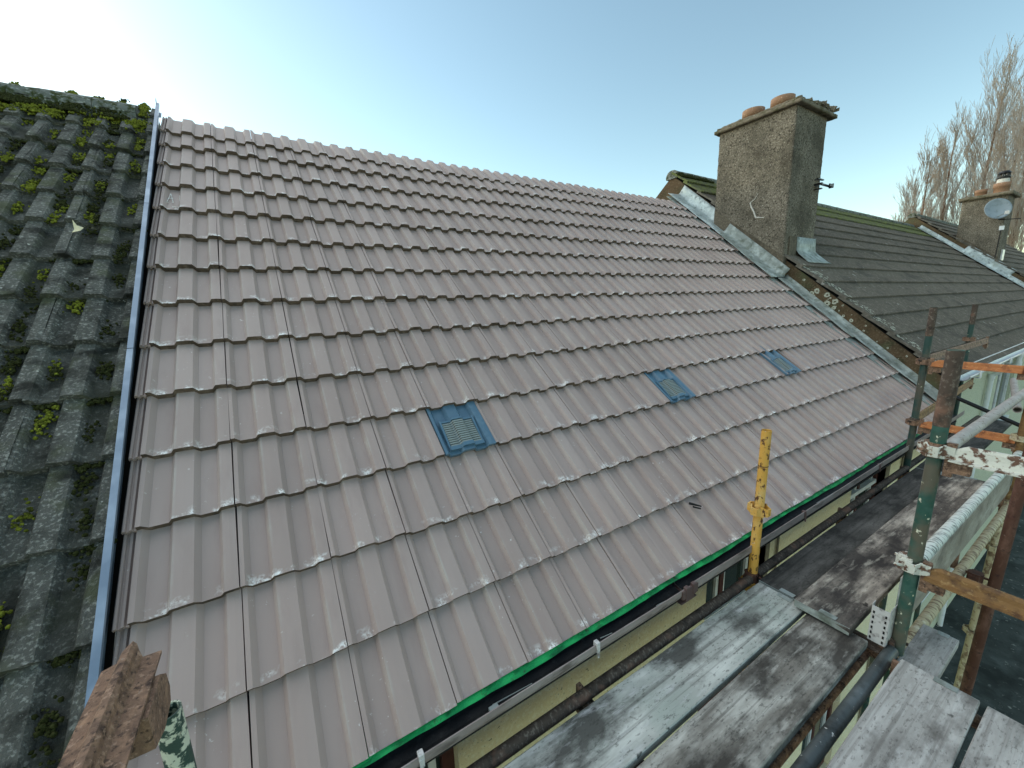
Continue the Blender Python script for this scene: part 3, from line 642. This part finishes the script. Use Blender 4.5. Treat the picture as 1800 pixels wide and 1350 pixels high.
for i in range(26):                          # broken flaunching at the right-hand end of the cap
    x = r.uniform(CX0 + .35, CX1 + .16); y = CY0 + r.uniform(-.06, .14); z = CZ + .095 + r.uniform(0, .035); q = Matrix.Rotation(r.uniform(0, 3), 3, (r.random(), r.random(), r.random()))
    sx, sy, sz = r.uniform(.02, .06), r.uniform(.02, .05), r.uniform(.012, .03)
    b.add([Vector((x, y, z)) + q @ Vector((a * sx, bb * sy, c * sz)) for a, bb, c in ((-1, -1, -1), (1, -1, -.8), (1, 1, -1), (-1, .8, -1), (-.8, -1, 1), (1, -.7, .8), (.8, 1, 1), (-1, 1, .9))], [(3, 2, 1, 0), (4, 5, 6, 7), (0, 1, 5, 4), (1, 2, 6, 5), (2, 3, 7, 6), (3, 0, 4, 7)])
o = b.build('broken_mortar', 'cap', ch); o['kind'] = 'stuff'
def pot(x, y, z, r_, h, parent, mat='clay'):
    b = MB(); n = 20
    prof = [(r_ * 1.0, 0), (r_ * .98, h * .6), (r_ * 1.08, h * .62), (r_ * 1.08, h), (r_ * .88, h), (r_ * .86, h * .3)]
    vs = [(x + rr * math.cos(6.28318 * i / n), y + rr * math.sin(6.28318 * i / n), z + zz) for rr, zz in prof for i in range(n)]
    b.add(vs, [(n * a + i, n * a + (i + 1) % n, n * (a + 1) + (i + 1) % n, n * (a + 1) + i) for a in range(len(prof) - 1) for i in range(n)], 0, True)
    b.add(vs[-n:], [tuple(range(n))]); o = b.build('chimney_pot', mat, parent); return o
pot(7.46, 2.79, CZ + .05, .145, .255, ch); pot(7.46, 2.37, CZ + .05, .145, .255, ch)
# smooth plinth round the chimney foot
def pl(y): return (y * math.tan(TH))
b = MB().prism([(CX0 - .014, CY0 - .014, 1.55), (CX0 - .014, CY1, 2.45), (CX0 - .014, CY1, pl(CY1) + .23), (CX0 - .014, CY0 - .014, pl(CY0) + .29)], (.05, 0, 0))
b.box((CX0 + .036, CY0 - .014, 1.5), (7.40, CY0 + .03, 1.97)).box((7.20, CY0 - .016, 1.972), (7.41, CY0 + .03, 2.26))
b.build('plinth', 'plinth', ch)
b = MB(); nn = 8
vs = []
for i in range(nn + 1):
    x = 7.43 + .60 * i / nn
    for j, (y, z) in enumerate(((CY0 - .012, 2.26), (CY0 - .014, 2.15), (CY0 - .016, 2.07), (CY0 - .05, 2.02), (CY0 - .17, 1.90), (CY0 - .20, 1.875))):
        fl = .16 * (j / 5) ** 2 * (i / nn); wv = .012 * noise.noise((x * 9, j, 1)) if j > 1 else .003 * noise.noise((x * 9, j, 2))
        vs.append((x + fl, y + wv, z + wv * .7))
b.add(vs, [(6 * i + j, 6 * i + 6 + j, 6 * i + 7 + j, 6 * i + 1 + j) for i in range(nn) for j in range(5)], 0, True)
o = b.build('lead_apron', 'lead_dull', ch); o.modifiers.new('t', 'SOLIDIFY').thickness = .004
b = MB()
pts = [(2.415, 2.93), (2.452, 2.862), (2.52, 2.82), (2.50, 2.76), (2.455, 2.68), (2.415, 2.585), (2.37, 2.58), (2.30, 2.565)]
for (y0, z0), (y1, z1), w_ in zip(pts[:-1], pts[1:], (.004, .007, .012, .014, .014, .014, .008)):
    b.tube((CX0 - .008, y0, z0), (CX0 - .008, y1, z1), w_ * .8, n=6)
b.build('crack_repair', 'mortar', ch)
b = MB().box((7.80, CY0 - .10, 3.015), (7.84, CY0 + .01, 3.04)).box((7.84, CY0 - .08, 3.015), (8.14, CY0 - .06, 3.04)).box((7.80, CY0 - .05, 3.10), (7.99, CY0 - .02, 3.115)).box((7.80, CY0 - .10, 2.95), (7.84, CY0 + .01, 2.965))
b.box((8.02, CY0 - .12, 3.01), (8.14, CY0 - .105, 3.045)).box((8.14, CY0 - .12, 3.0), (8.155, CY0 - .06, 3.06)).build('aerial_bracket', 'black', ch)

# ================================================================== farther house with second chimney
H4 = thing('terraced_house', 'far terraced house with second, smaller-looking chimney at the right edge', 'house', (0, 0, 0), 'houses of the terrace')
gable_wall(X3, X3 + .3, .48, H4, .3, 4.0)
roof4 = ob('roof', MB().box((X3 + .04, .28, .38), (31, 5.55, .48)).mesh('far_deck'), 'deck', H4); roof4.rotation_euler.x = TH
for k in range(15):
    s = .35 + .36 * k
    if s < 5.4: ribbed_course(X3 - .02, 31, s, min(.44, 5.6 - s), .56, .10, 50 + k, .012).build('tile_course', 'ribbed', roof4)
ridge(H4, X3 - .02, 31, 4.0, 3.98, .13, 'ridge', .45, 8)
lead(H4, X3 - .001, .3, 5.2, .16, .07, 'lead', .29, seed=7)
lead(H4, 20.10, 2.35, 3.75, .30, .22, 'lead', .30, seed=8)
ob('wall', MB().box((X3 + .01, .36, -5), (31, .6, .8)).mesh('wall'), 'pale_wall', H4)
ch2 = ob('chimney', rough_box((20.12, 1.90, 1.7), (21.0, 2.86, 4.20), .06, .012, 4), 'render', H4)
ob('chimney_cap', rough_box((20.04, 1.82, 4.20), (21.16, 2.94, 4.30), .08, .012, 8), 'cap', ch2)
MB().prism([(20.105, 1.885, 2.1), (20.105, 2.86, 2.9), (20.105, 2.86, 3.18), (20.105, 1.885, 2.38)], (.05, 0, 0)).build('plinth', 'plinth', ch2)
MB().box((20.5, 1.86, 2.1), (20.78, 1.895, 2.62)).build('lead_apron', 'white', ch2)
pot(20.5, 2.56, 4.28, .13, .24, ch2)
p2 = pot(20.5, 2.14, 4.28, .17, .34, ch2)
b = MB().tube((20.5, 2.14, 4.60), (20.5, 2.14, 4.74), .14, .125, 14)
b.build('pot_collar', 'mortar', ch2)
b = MB()
for i in range(8): a = math.pi * i / 4; b.tube((20.5 + .13 * math.cos(a), 2.14 + .13 * math.sin(a), 4.74), (20.5 + .11 * math.cos(a), 2.14 + .11 * math.sin(a), 4.93), .014, n=5)
b.tube((20.5, 2.14, 4.90), (20.5, 2.14, 4.96), .15, .10, 14).tube((20.5, 2.14, 4.78), (20.5, 2.14, 4.82), .145, .145, 14).build('cowl', 'black', ch2)
# satellite dish on that chimney
ds = thing('satellite_dish', 'grey oval satellite dish fixed to the far chimney', 'satellite dish', (19.85, 2.03, 3.80))
bm = MB(); nr, na = 7, 28; vs = [(0, 0, -.075)]
for i in range(1, nr + 1):
    for j in range(na):
        q = i / nr; a = 2 * math.pi * j / na; vs.append((.30 * q * math.cos(a), .325 * q * math.sin(a), -.075 * (1 - q * q)))
fs = [(0, 1 + j, 1 + (j + 1) % na) for j in range(na)] + [(1 + na * (i - 1) + j, 1 + na * i + j, 1 + na * i + (j + 1) % na, 1 + na * (i - 1) + (j + 1) % na) for i in range(1, nr) for j in range(na)]
bm.add(vs, fs, 0, True); dm = bm.build('dish', 'dish', ds); dm.modifiers.new('t', 'SOLIDIFY').thickness = .012
dm.rotation_euler = Vector((-.80, -.50, .30)).to_track_quat('Z', 'Y').to_euler()
MB().tube((.05, .02, -.05), (.27, -.02, -.28), .022, n=8).tube((.02, .02, -.25), (-.42, -.24, -.20), .012, n=7).build('arm', 'grille', ds)
MB().box((-.50, -.30, -.25), (-.40, -.22, -.16)).build('receiver', 'clip', ds)
MB().box((.235, -.16, -.62), (.262, -.06, -.50)).build('junction_box', 'white', ds)
MB().tube((.255, -.1, -.6), (.255, -.09, -1.5), .012, n=6).build('cable', 'black', ds)
MB().tube((.255, .0, -.3), (.255, -.45, -.35), .012, n=6).build('cable', 'black', ds)

# ================================================================== scaffold
SF = thing('scaffold', 'steel tube scaffold along the eaves with green and yellow uprights', 'scaffold')
TR = .0242
def pressings(b, x, y, z):                     # V-shaped ledger cups welded round an upright
    for dx, dy in ((1, 0), (-1, 0), (0, 1), (0, -1)):
        px, py = -dy, dx
        c = Vector((x, y, z)); d = Vector((dx, dy, 0)); p = Vector((px, py, 0))
        o1 = c + d * (TR - .002); o2 = c + d * (TR + .026)
        for sg in (1, -1):
            a = o1 + p * .026 * sg; e = o2 + p * .012 * sg; t = p * .004 * sg
            b.add([a + Vector((0, 0, -.028)), e + Vector((0, 0, -.020)), e + Vector((0, 0, .022)), a + Vector((0, 0, .030)), a + t + Vector((0, 0, -.028)), e + t + Vector((0, 0, -.020)), e + t + Vector((0, 0, .022)), a + t + Vector((0, 0, .030))], [(0, 1, 2, 3), (7, 6, 5, 4), (0, 4, 5, 1), (1, 5, 6, 2), (2, 6, 7, 3), (3, 7, 4, 0)])
        e = o2; b.box((e.x - .004 - abs(p.x) * .012, e.y - .004 - abs(p.y) * .012, z - .02), (e.x + .004 + abs(p.x) * .012, e.y + .004 + abs(p.y) * .012, z + .022))
    return b
def standard(p0, p1, mat, cups=(), cup_mat='rust', spigot=None, label=None):
    o = MB().tube(p0, p1, TR, n=18, hollow=.85).build('standard', mat, SF)
    if label: o['label'] = label
    p0, p1 = Vector(p0), Vector(p1)
    for z in cups:
        t = (z - p0.z) / (p1.z - p0.z); c = p0.lerp(p1, t)
        pressings(MB(), c.x, c.y, z).build('ledger_cup', cup_mat, o)
    if spigot:
        z0, z1, m2 = spigot; a = p0.lerp(p1, (z0 - p0.z) / (p1.z - p0.z)); e = p0.lerp(p1, (z1 - p0.z) / (p1.z - p0.z))
        MB().tube(a, e, TR + .0012, n=18).build('collar', m2, o)
    return o
N0, N1 = (2.75, -.632, -5), (2.75, -.672, 1.145)
std = standard((2.75, -.622, -5), (2.75, -.665, 1.165), 'green', (.235, .76), 'white_rust', (.86, 1.163, 'rust_mud'), 'thick green upright with flaking paint')
standard((5.27, -.05, -5), (5.27, -.052, 1.262), 'green_dark', (.26, .80, -.25), 'rust', (1.02, 1.26, 'rust_mud'))
standard((2.66, -.055, -5), (2.675, -.058, .70), 'yellow', (.245, -.22), 'yellow', (.50, .504, 'rust_brown'), 'flaking yellow upright')
standard((7.85, .135, -5), (7.85, .143, 1.22), 'green_dark', (.80,), 'rust', (.98, 1.22, 'rust_mud'))
standard((3.8, -.70, -5), (3.8, -.815, .9), 'rust_brown', (), label='brown rusty upright')
standard((5.28, -.56, -5), (5.25, -.655, 1.1), 'cream_tube', (-.65, -1.45, -.25, .28), 'cream_tube', (-.33, 1.1, 'rust_gold'), 'upright with flaking cream paint and orange top')
standard((.218, -.085, -5), (.218, -.087, .575), 'green_flaked')
def tee(p0, p1, mat, name='transom', web=.050, fl=.078, rib=True, jag=0, invert=False):
    """pressed-steel transom: flat flange with a raised rib along the middle, wedge lugs at the ends"""
    p0, p1 = Vector(p0), Vector(p1); d = (p1 - p0).normalized(); up = Vector((0, 0, 1)); s = d.cross(up).normalized(); up = s.cross(d); L_ = (p1 - p0).length
    sec = [(-fl / 2, 0), (-fl / 2, -.006), (fl / 2, -.006), (fl / 2, 0), (.018, .004), (.012, web * .45), (.0105, web * .8), (.005, web), (-.005, web), (-.0105, web * .8), (-.012, web * .45), (-.018, .004)]
    b = MB(); k = len(sec); st = [0, .04, .5, L_ - .04, L_]; vs = []
    for i, q in enumerate(st):
        for a, h in sec:
            qq = q
            if jag and i == len(st) - 1: qq = q + jag * (.5 * a / fl + .25 * math.sin(a * 240))
            vs.append(p0 + d * qq + s * a + up * (h * (1 if 0 < i < len(st) - 1 or jag else .6)))
    b.add(vs, [(k * i + j, k * i + (j + 1) % k, k * (i + 1) + (j + 1) % k, k * (i + 1) + j) for i in range(len(st) - 1) for j in range(k)])
    b.add(vs[:k], [tuple(range(k))]); b.add(vs[-k:], [tuple(range(k))])
    o = b.build(name, mat, SF)
    for c, sg in ((p0, 1), (p1, -1)):
        if jag and sg < 0: continue
        q = MB(); f = lambda x, y, z: c + d * (x * sg) + s * y + up * z
        q.box((-.012, -.016, -.055), (.060, .016, -.008), f).box((-.014, -.010, -.075), (.012, .010, .062), f).build('wedge_lug', 'rust', o)
    return o
tee((2.75, -.700, .205), (2.75, -1.95, .205), 'rust_gold', web=.055)
tee((2.75, -.705, .735), (2.75, -1.95, .735), 'white_rust', web=.060)
tee((5.26, -.10, .775), (5.25, -.62, .775), 'rust_orange')
tee((5.26, -.10, .24), (5.25, -.62, .24), 'rust_orange')
tee((5.25, -.69, .775), (5.25, -1.6, .775), 'rust_orange')
tee((5.34, -.05, .80), (7.52, -.05, .80), 'rust', 'ledger', fl=.05)
tee((5.34, -.05, .275), (7.70, .03, .285), 'rust_gold', 'ledger', fl=.05)
tee((.178, -1.85, .700), (.178, -.060, .700), 'rust', web=.036, fl=.092, jag=.04)
# irregular plate under the near transom end
MB().prism([(.195, -.22, .62), (.195, -.22, .69), (.195, -.12, .69), (.195, -.09, .665), (.195, -.085, .63), (.195, -.10, .605), (.195, -.16, .60)], (.036, 0, 0)).build('bracket_plate', 'rust', SF)
def pipe(p0, p1, mat, name='ledger', label=None, r=TR):
    o = MB().tube(p0, p1, r, n=18, hollow=.85).build(name, mat, SF)
    if label: o['label'] = label
    return o
pipe((-.6, -.068, -.165), (2.625, -.066, -.165), 'rust_mud', label='muddy brown tube beside the wall')
pipe((2.70, -.062, -.165), (7.9, -.05, -.165), 'rust_mud')
pipe((-.6, -.655, -.185), (2.70, -.650, -.185), 'galv_dark', label='dark grey tube between two runs of boards')
pipe((-.6, -.575, -.255), (2.72, -.572, -.255), 'rust', label='thin rusty tube under the board edge', r=.017)
pipe((2.82, -.66, .725), (8.2, -.655, .672), 'grey_tube', 'guard_rail', 'upper grey guard rail')
pipe((2.84, -.655, .212), (5.22, -.652, .165), 'white_tube', 'guard_rail', 'lower guard rail with flaking white paint')
pipe((2.72, -.662, -.24), (5.22, -.655, -.262), 'cream_tube', label='flaking cream tube below the toe board')
pipe((5.20, -.60, .50), (6.6, -.40, .52), 'grey_tube', 'guard_rail')
pipe((6.45, -.02, .335), (6.55, -.80, -.035), 'black', 'brace', r=.019)
for x in (.15, 1.4, 2.70, 3.9, 5.2): tee((x, -.04, -.205), (x, -.62, -.205), 'rust_mud', 'transom', web=.02)
tee((2.60, -.69, -.215), (2.60, -1.9, -.215), 'rust_mud', 'transom', web=.02)
tee((.9, -.69, -.215), (.9, -1.9, -.215), 'rust_mud', 'transom', web=.02)
def coupler(x, y, z, mat='rust_mud'):
    b = MB().tube((x, y, z - .030), (x, y, z + .030), TR + .008, n=14).box((x - .045, y - .02, z - .024), (x - .028, y + .02, z + .024)).box((x + .026, y - .022, z - .02), (x + .05, y + .022, z + .022)).tube((x - .05, y + .008, z), (x - .085, y + .02, z + .012), .007, n=6).tube((x + .03, y - .05, z), (x + .03, y + .05, z), .007, n=6)
    o = b.build('coupler', mat, SF); return o
coupler(2.752, -.64, .235, 'white_rust'); coupler(2.752, -.655, .76, 'rust'); coupler(2.752, -.632, -.175, 'rust_mud'); coupler(5.27, -.05, .27); coupler(5.27, -.05, .81)
coupler(2.662, -.055, -.17, 'rust_brown'); coupler(5.26, -.63, -.25, 'cream_tube'); coupler(3.8, -.72, -.24, 'rust_brown')
# perforated sheet-metal clip holding the toe board
b = MB().box((2.665, -.632, -.165), (2.668, -.572, .010)).box((2.668, -.634, -.165), (2.76, -.632, .018)).box((2.668, -.572, -.165), (2.70, -.570, .018))
cl = b.build('toe_board_clip', 'clip', SF)
b = MB()
for i in range(6):
    for yy in (-.625, -.583): b.box((2.6625, yy, -.155 + i * .026), (2.6655, yy + .006, -.143 + i * .026))
b.build('slot', 'black', cl)

# scaffold boards: each one a thing
def board(name, lo, hi, mat, label, cat, group, rot=(0, 0, 0), grain=0, band=True):
    c = [(lo[i] + hi[i]) / 2 for i in range(3)]
    L_ = hi[0] - lo[0]; n = max(6, int(L_ / .12)); wy = (hi[1] - lo[1]) / 2; hz = (hi[2] - lo[2]) / 2; vs = []; r = random.Random(grain)
    ring = [(-wy, -hz), (-wy + .003, -hz - .0), (wy - .003, -hz), (wy, -hz + .003), (wy, hz - .004), (wy - .004, hz), (wy * .4, hz + .0006), (-wy * .4, hz + .0006), (-wy + .004, hz), (-wy, hz - .004)]
    k = len(ring)
    for i in range(n + 1):
        x = -L_ / 2 + L_ * i / n; e = .002 if i in (0, n) else 0
        for (y, z) in ring:
            j1 = .0022 * noise.noise((x * 2.5 + grain, y * 20, z * 20)); vs.append((x + (.003 * noise.noise((y * 40, z * 60, grain)) if i in (0, n) else 0), y * (1 - e) + j1, z + j1 * .6 - e * (z > 0)))
    b = MB().add(vs, [(k * i + j, k * i + (j + 1) % k, k * (i + 1) + (j + 1) % k, k * (i + 1) + j) for i in range(n) for j in range(k)])
    b.add(vs[:k], [tuple(range(k))]); b.add(vs[-k:], [tuple(range(k))])
    t = thing(name, label, cat, c, group); t.rotation_euler = rot
    pk = b.build('plank', mat, t)
    if band:
        for sx in (-1, 1):
            x = sx * L_ / 2
            q = MB().box((x - .0012, -wy * .98, -hz * .95), (x + .0012, wy * .98, hz * .9)); 
            a = 1 if sx < 0 else -1
            q.box((min(x, x + a * .03), -wy * .5, hz + .0007), (max(x, x + a * .03), wy * .1, hz + .0022))
            q.build('end_band', 'lead_dull' if mat != 'board_dark' else 'grille', t)
    return t
ZB = -.14; G = 'scaffold boards on the platform'
board('scaffold_board', (-.55, -.345, ZB - .038), (2.615, -.120, ZB), 'board_pale', 'pale grey-green board nearest the cream wall, with a dark spot', 'scaffold board', G, grain=1)
board('scaffold_board', (-.55, -.588, ZB - .040), (2.615, -.363, ZB - .001), 'board_mid', 'grey streaked board under the end of the overlapping board', 'scaffold board', G, grain=2)
board('scaffold_board', (2.635, -.335, ZB - .040), (5.25, -.110, ZB - .002), 'board_dark', 'dark damp board between the yellow upright and the farther green upright', 'scaffold board', G, grain=3)
board('scaffold_board', (2.565, -.535, ZB + .002), (5.22, -.310, ZB + .040), 'board_patchy', 'patchy brown-grey board whose raised end overlaps the next board', 'scaffold board', G, (0, R(.35), 0), grain=4)
board('scaffold_board', (.35, -.925, ZB - .038), (2.62, -.703, ZB), 'board_light', 'light grey board right of the dark grey tube', 'scaffold board', G, (0, 0, R(.3)), grain=5)
board('scaffold_board', (.35, -1.160, ZB - .040), (2.62, -.935, ZB - .002), 'board_light', 'light grey board at the bottom right corner', 'scaffold board', G, grain=6)
board('scaffold_board', (2.635, -.792, -.255), (3.07, -.668, -.217), 'board_light', 'short spotted offcut below the toe board', 'board offcut', None, grain=7)
t = board('toe_board', (2.84, -.1125, -.019), (5.2, .1125, .019), 'board_brown', 'pale brown toe board on edge beside the green upright', 'toe board', None, grain=8)
t.location = (4.02, -.628, -.020); t.rotation_euler = (R(90), R(.4), 0)
board('scaffold_board', (5.26, -.33, ZB - .038), (7.8, -.11, ZB), 'board_dark', 'far dark board beyond the second green upright', 'scaffold board', G, grain=9)

# ================================================================== bare poplars behind the roofs
def poplar(x, y, z0, height, spread, seed, label, lean=(0, 0)):
    r = random.Random(seed); t = thing('poplar_tree', label, 'tree', (x, y, z0), 'bare poplars behind the roofs')
    tb, cb = MB(), MB()
    lx, ly = lean
    def axis(q): return Vector((lx * q * q + .15 * math.sin(q * 5 + seed), ly * q * q + .15 * math.cos(q * 4 + seed), height * q))
    n = 10
    for i in range(n):
        q0, q1 = i / n, (i + 1) / n
        tb.tube(axis(q0), axis(q1), .21 * (1 - q0) ** .9 + .012, .21 * (1 - q1) ** .9 + .012, 7, caps=False)
    def tw(p, d, L_, rad, depth):
        steps = 4 if depth < 1 else 3; pts = [p]; dd = d.copy()
        for i in range(steps):
            dd = (dd + Vector((r.gauss(0, .06), r.gauss(0, .06), .10 + r.gauss(0, .04)))).normalized(); pts.append(pts[-1] + dd * L_ / steps)
        for i in range(steps):
            ra, rb = rad * (1 - i / steps * .75), rad * (1 - (i + 1) / steps * .75)
            cb.tube(pts[i], pts[i + 1], max(ra, .0065), max(rb, .0055), 3, caps=False)
        if depth < 3:
            for k in range((10, 6, 3)[depth]):
                i = r.uniform(.12, 1) * steps; a = min(int(i), steps - 1); pp = pts[a].lerp(pts[a + 1], i - a)
                an = r.uniform(0, 6.283); out = Vector((math.cos(an), math.sin(an), 0)) * r.uniform(.16, .36)
                tw(pp, (dd * .95 + out).normalized(), L_ * r.uniform(.34, .62), rad * .45, depth + 1)
    nb = 27
    for k in range(nb):
        q = .08 + .84 * ((k + r.random()) / nb); p = axis(q); an = k * 2.4 + r.uniform(-.4, .4)
        L_ = min(spread * (1.25 - q * .70) * r.uniform(.75, 1.25) * 3.0, height * (1.03 - q))
        sp = r.uniform(.22, .42)
        tw(p, Vector((math.cos(an) * sp, math.sin(an) * sp, 1)).normalized(), L_, .040 * (1.15 - q) + .010, 0 if q < .9 else 1)
    tb.build('trunk', 'bark', t); cb.build('crown', 'twig', t)
def polar(az, D): return (CAM_POS.x + D * math.cos(R(az)), CAM_POS.y + D * math.sin(R(az)))
for az, D, top, sp, seed, lab, ln in (
        (10.7, 46, 15.9, 1.7, 1, 'tallest bare poplar, between the two chimneys', (.3, -.6)),
        (12.5, 45, 12.6, 1.25, 2, 'slim bare poplar left of the tallest one', (0, -.15)),
        (13.7, 46, 11.2, 1.2, 3, 'bare poplar with two upright tops, third from the right', (0, 0)),
        (14.5, 48, 9.6, 1.1, 4, 'low bare poplar left of the group', (0, 0)),
        (15.4, 50, 7.9, .8, 5, 'smallest bare poplar at the far left end of the row', (0, 0)),
        (9.2, 44, 13.7, 1.6, 6, 'bare poplar at the right edge behind the satellite dish', (.2, -.5)),
        (8.1, 43, 12.0, 1.7, 7, 'bare poplar cut off by the right edge of the picture', (0, 0)),
        (16.8, 58, 6.2, .6, 8, 'tiny bare poplar just above the ribbed roof', (0, 0))):
    x, y = polar(az, D); poplar(x, y, -5, top + 5, sp, seed, lab, ln)
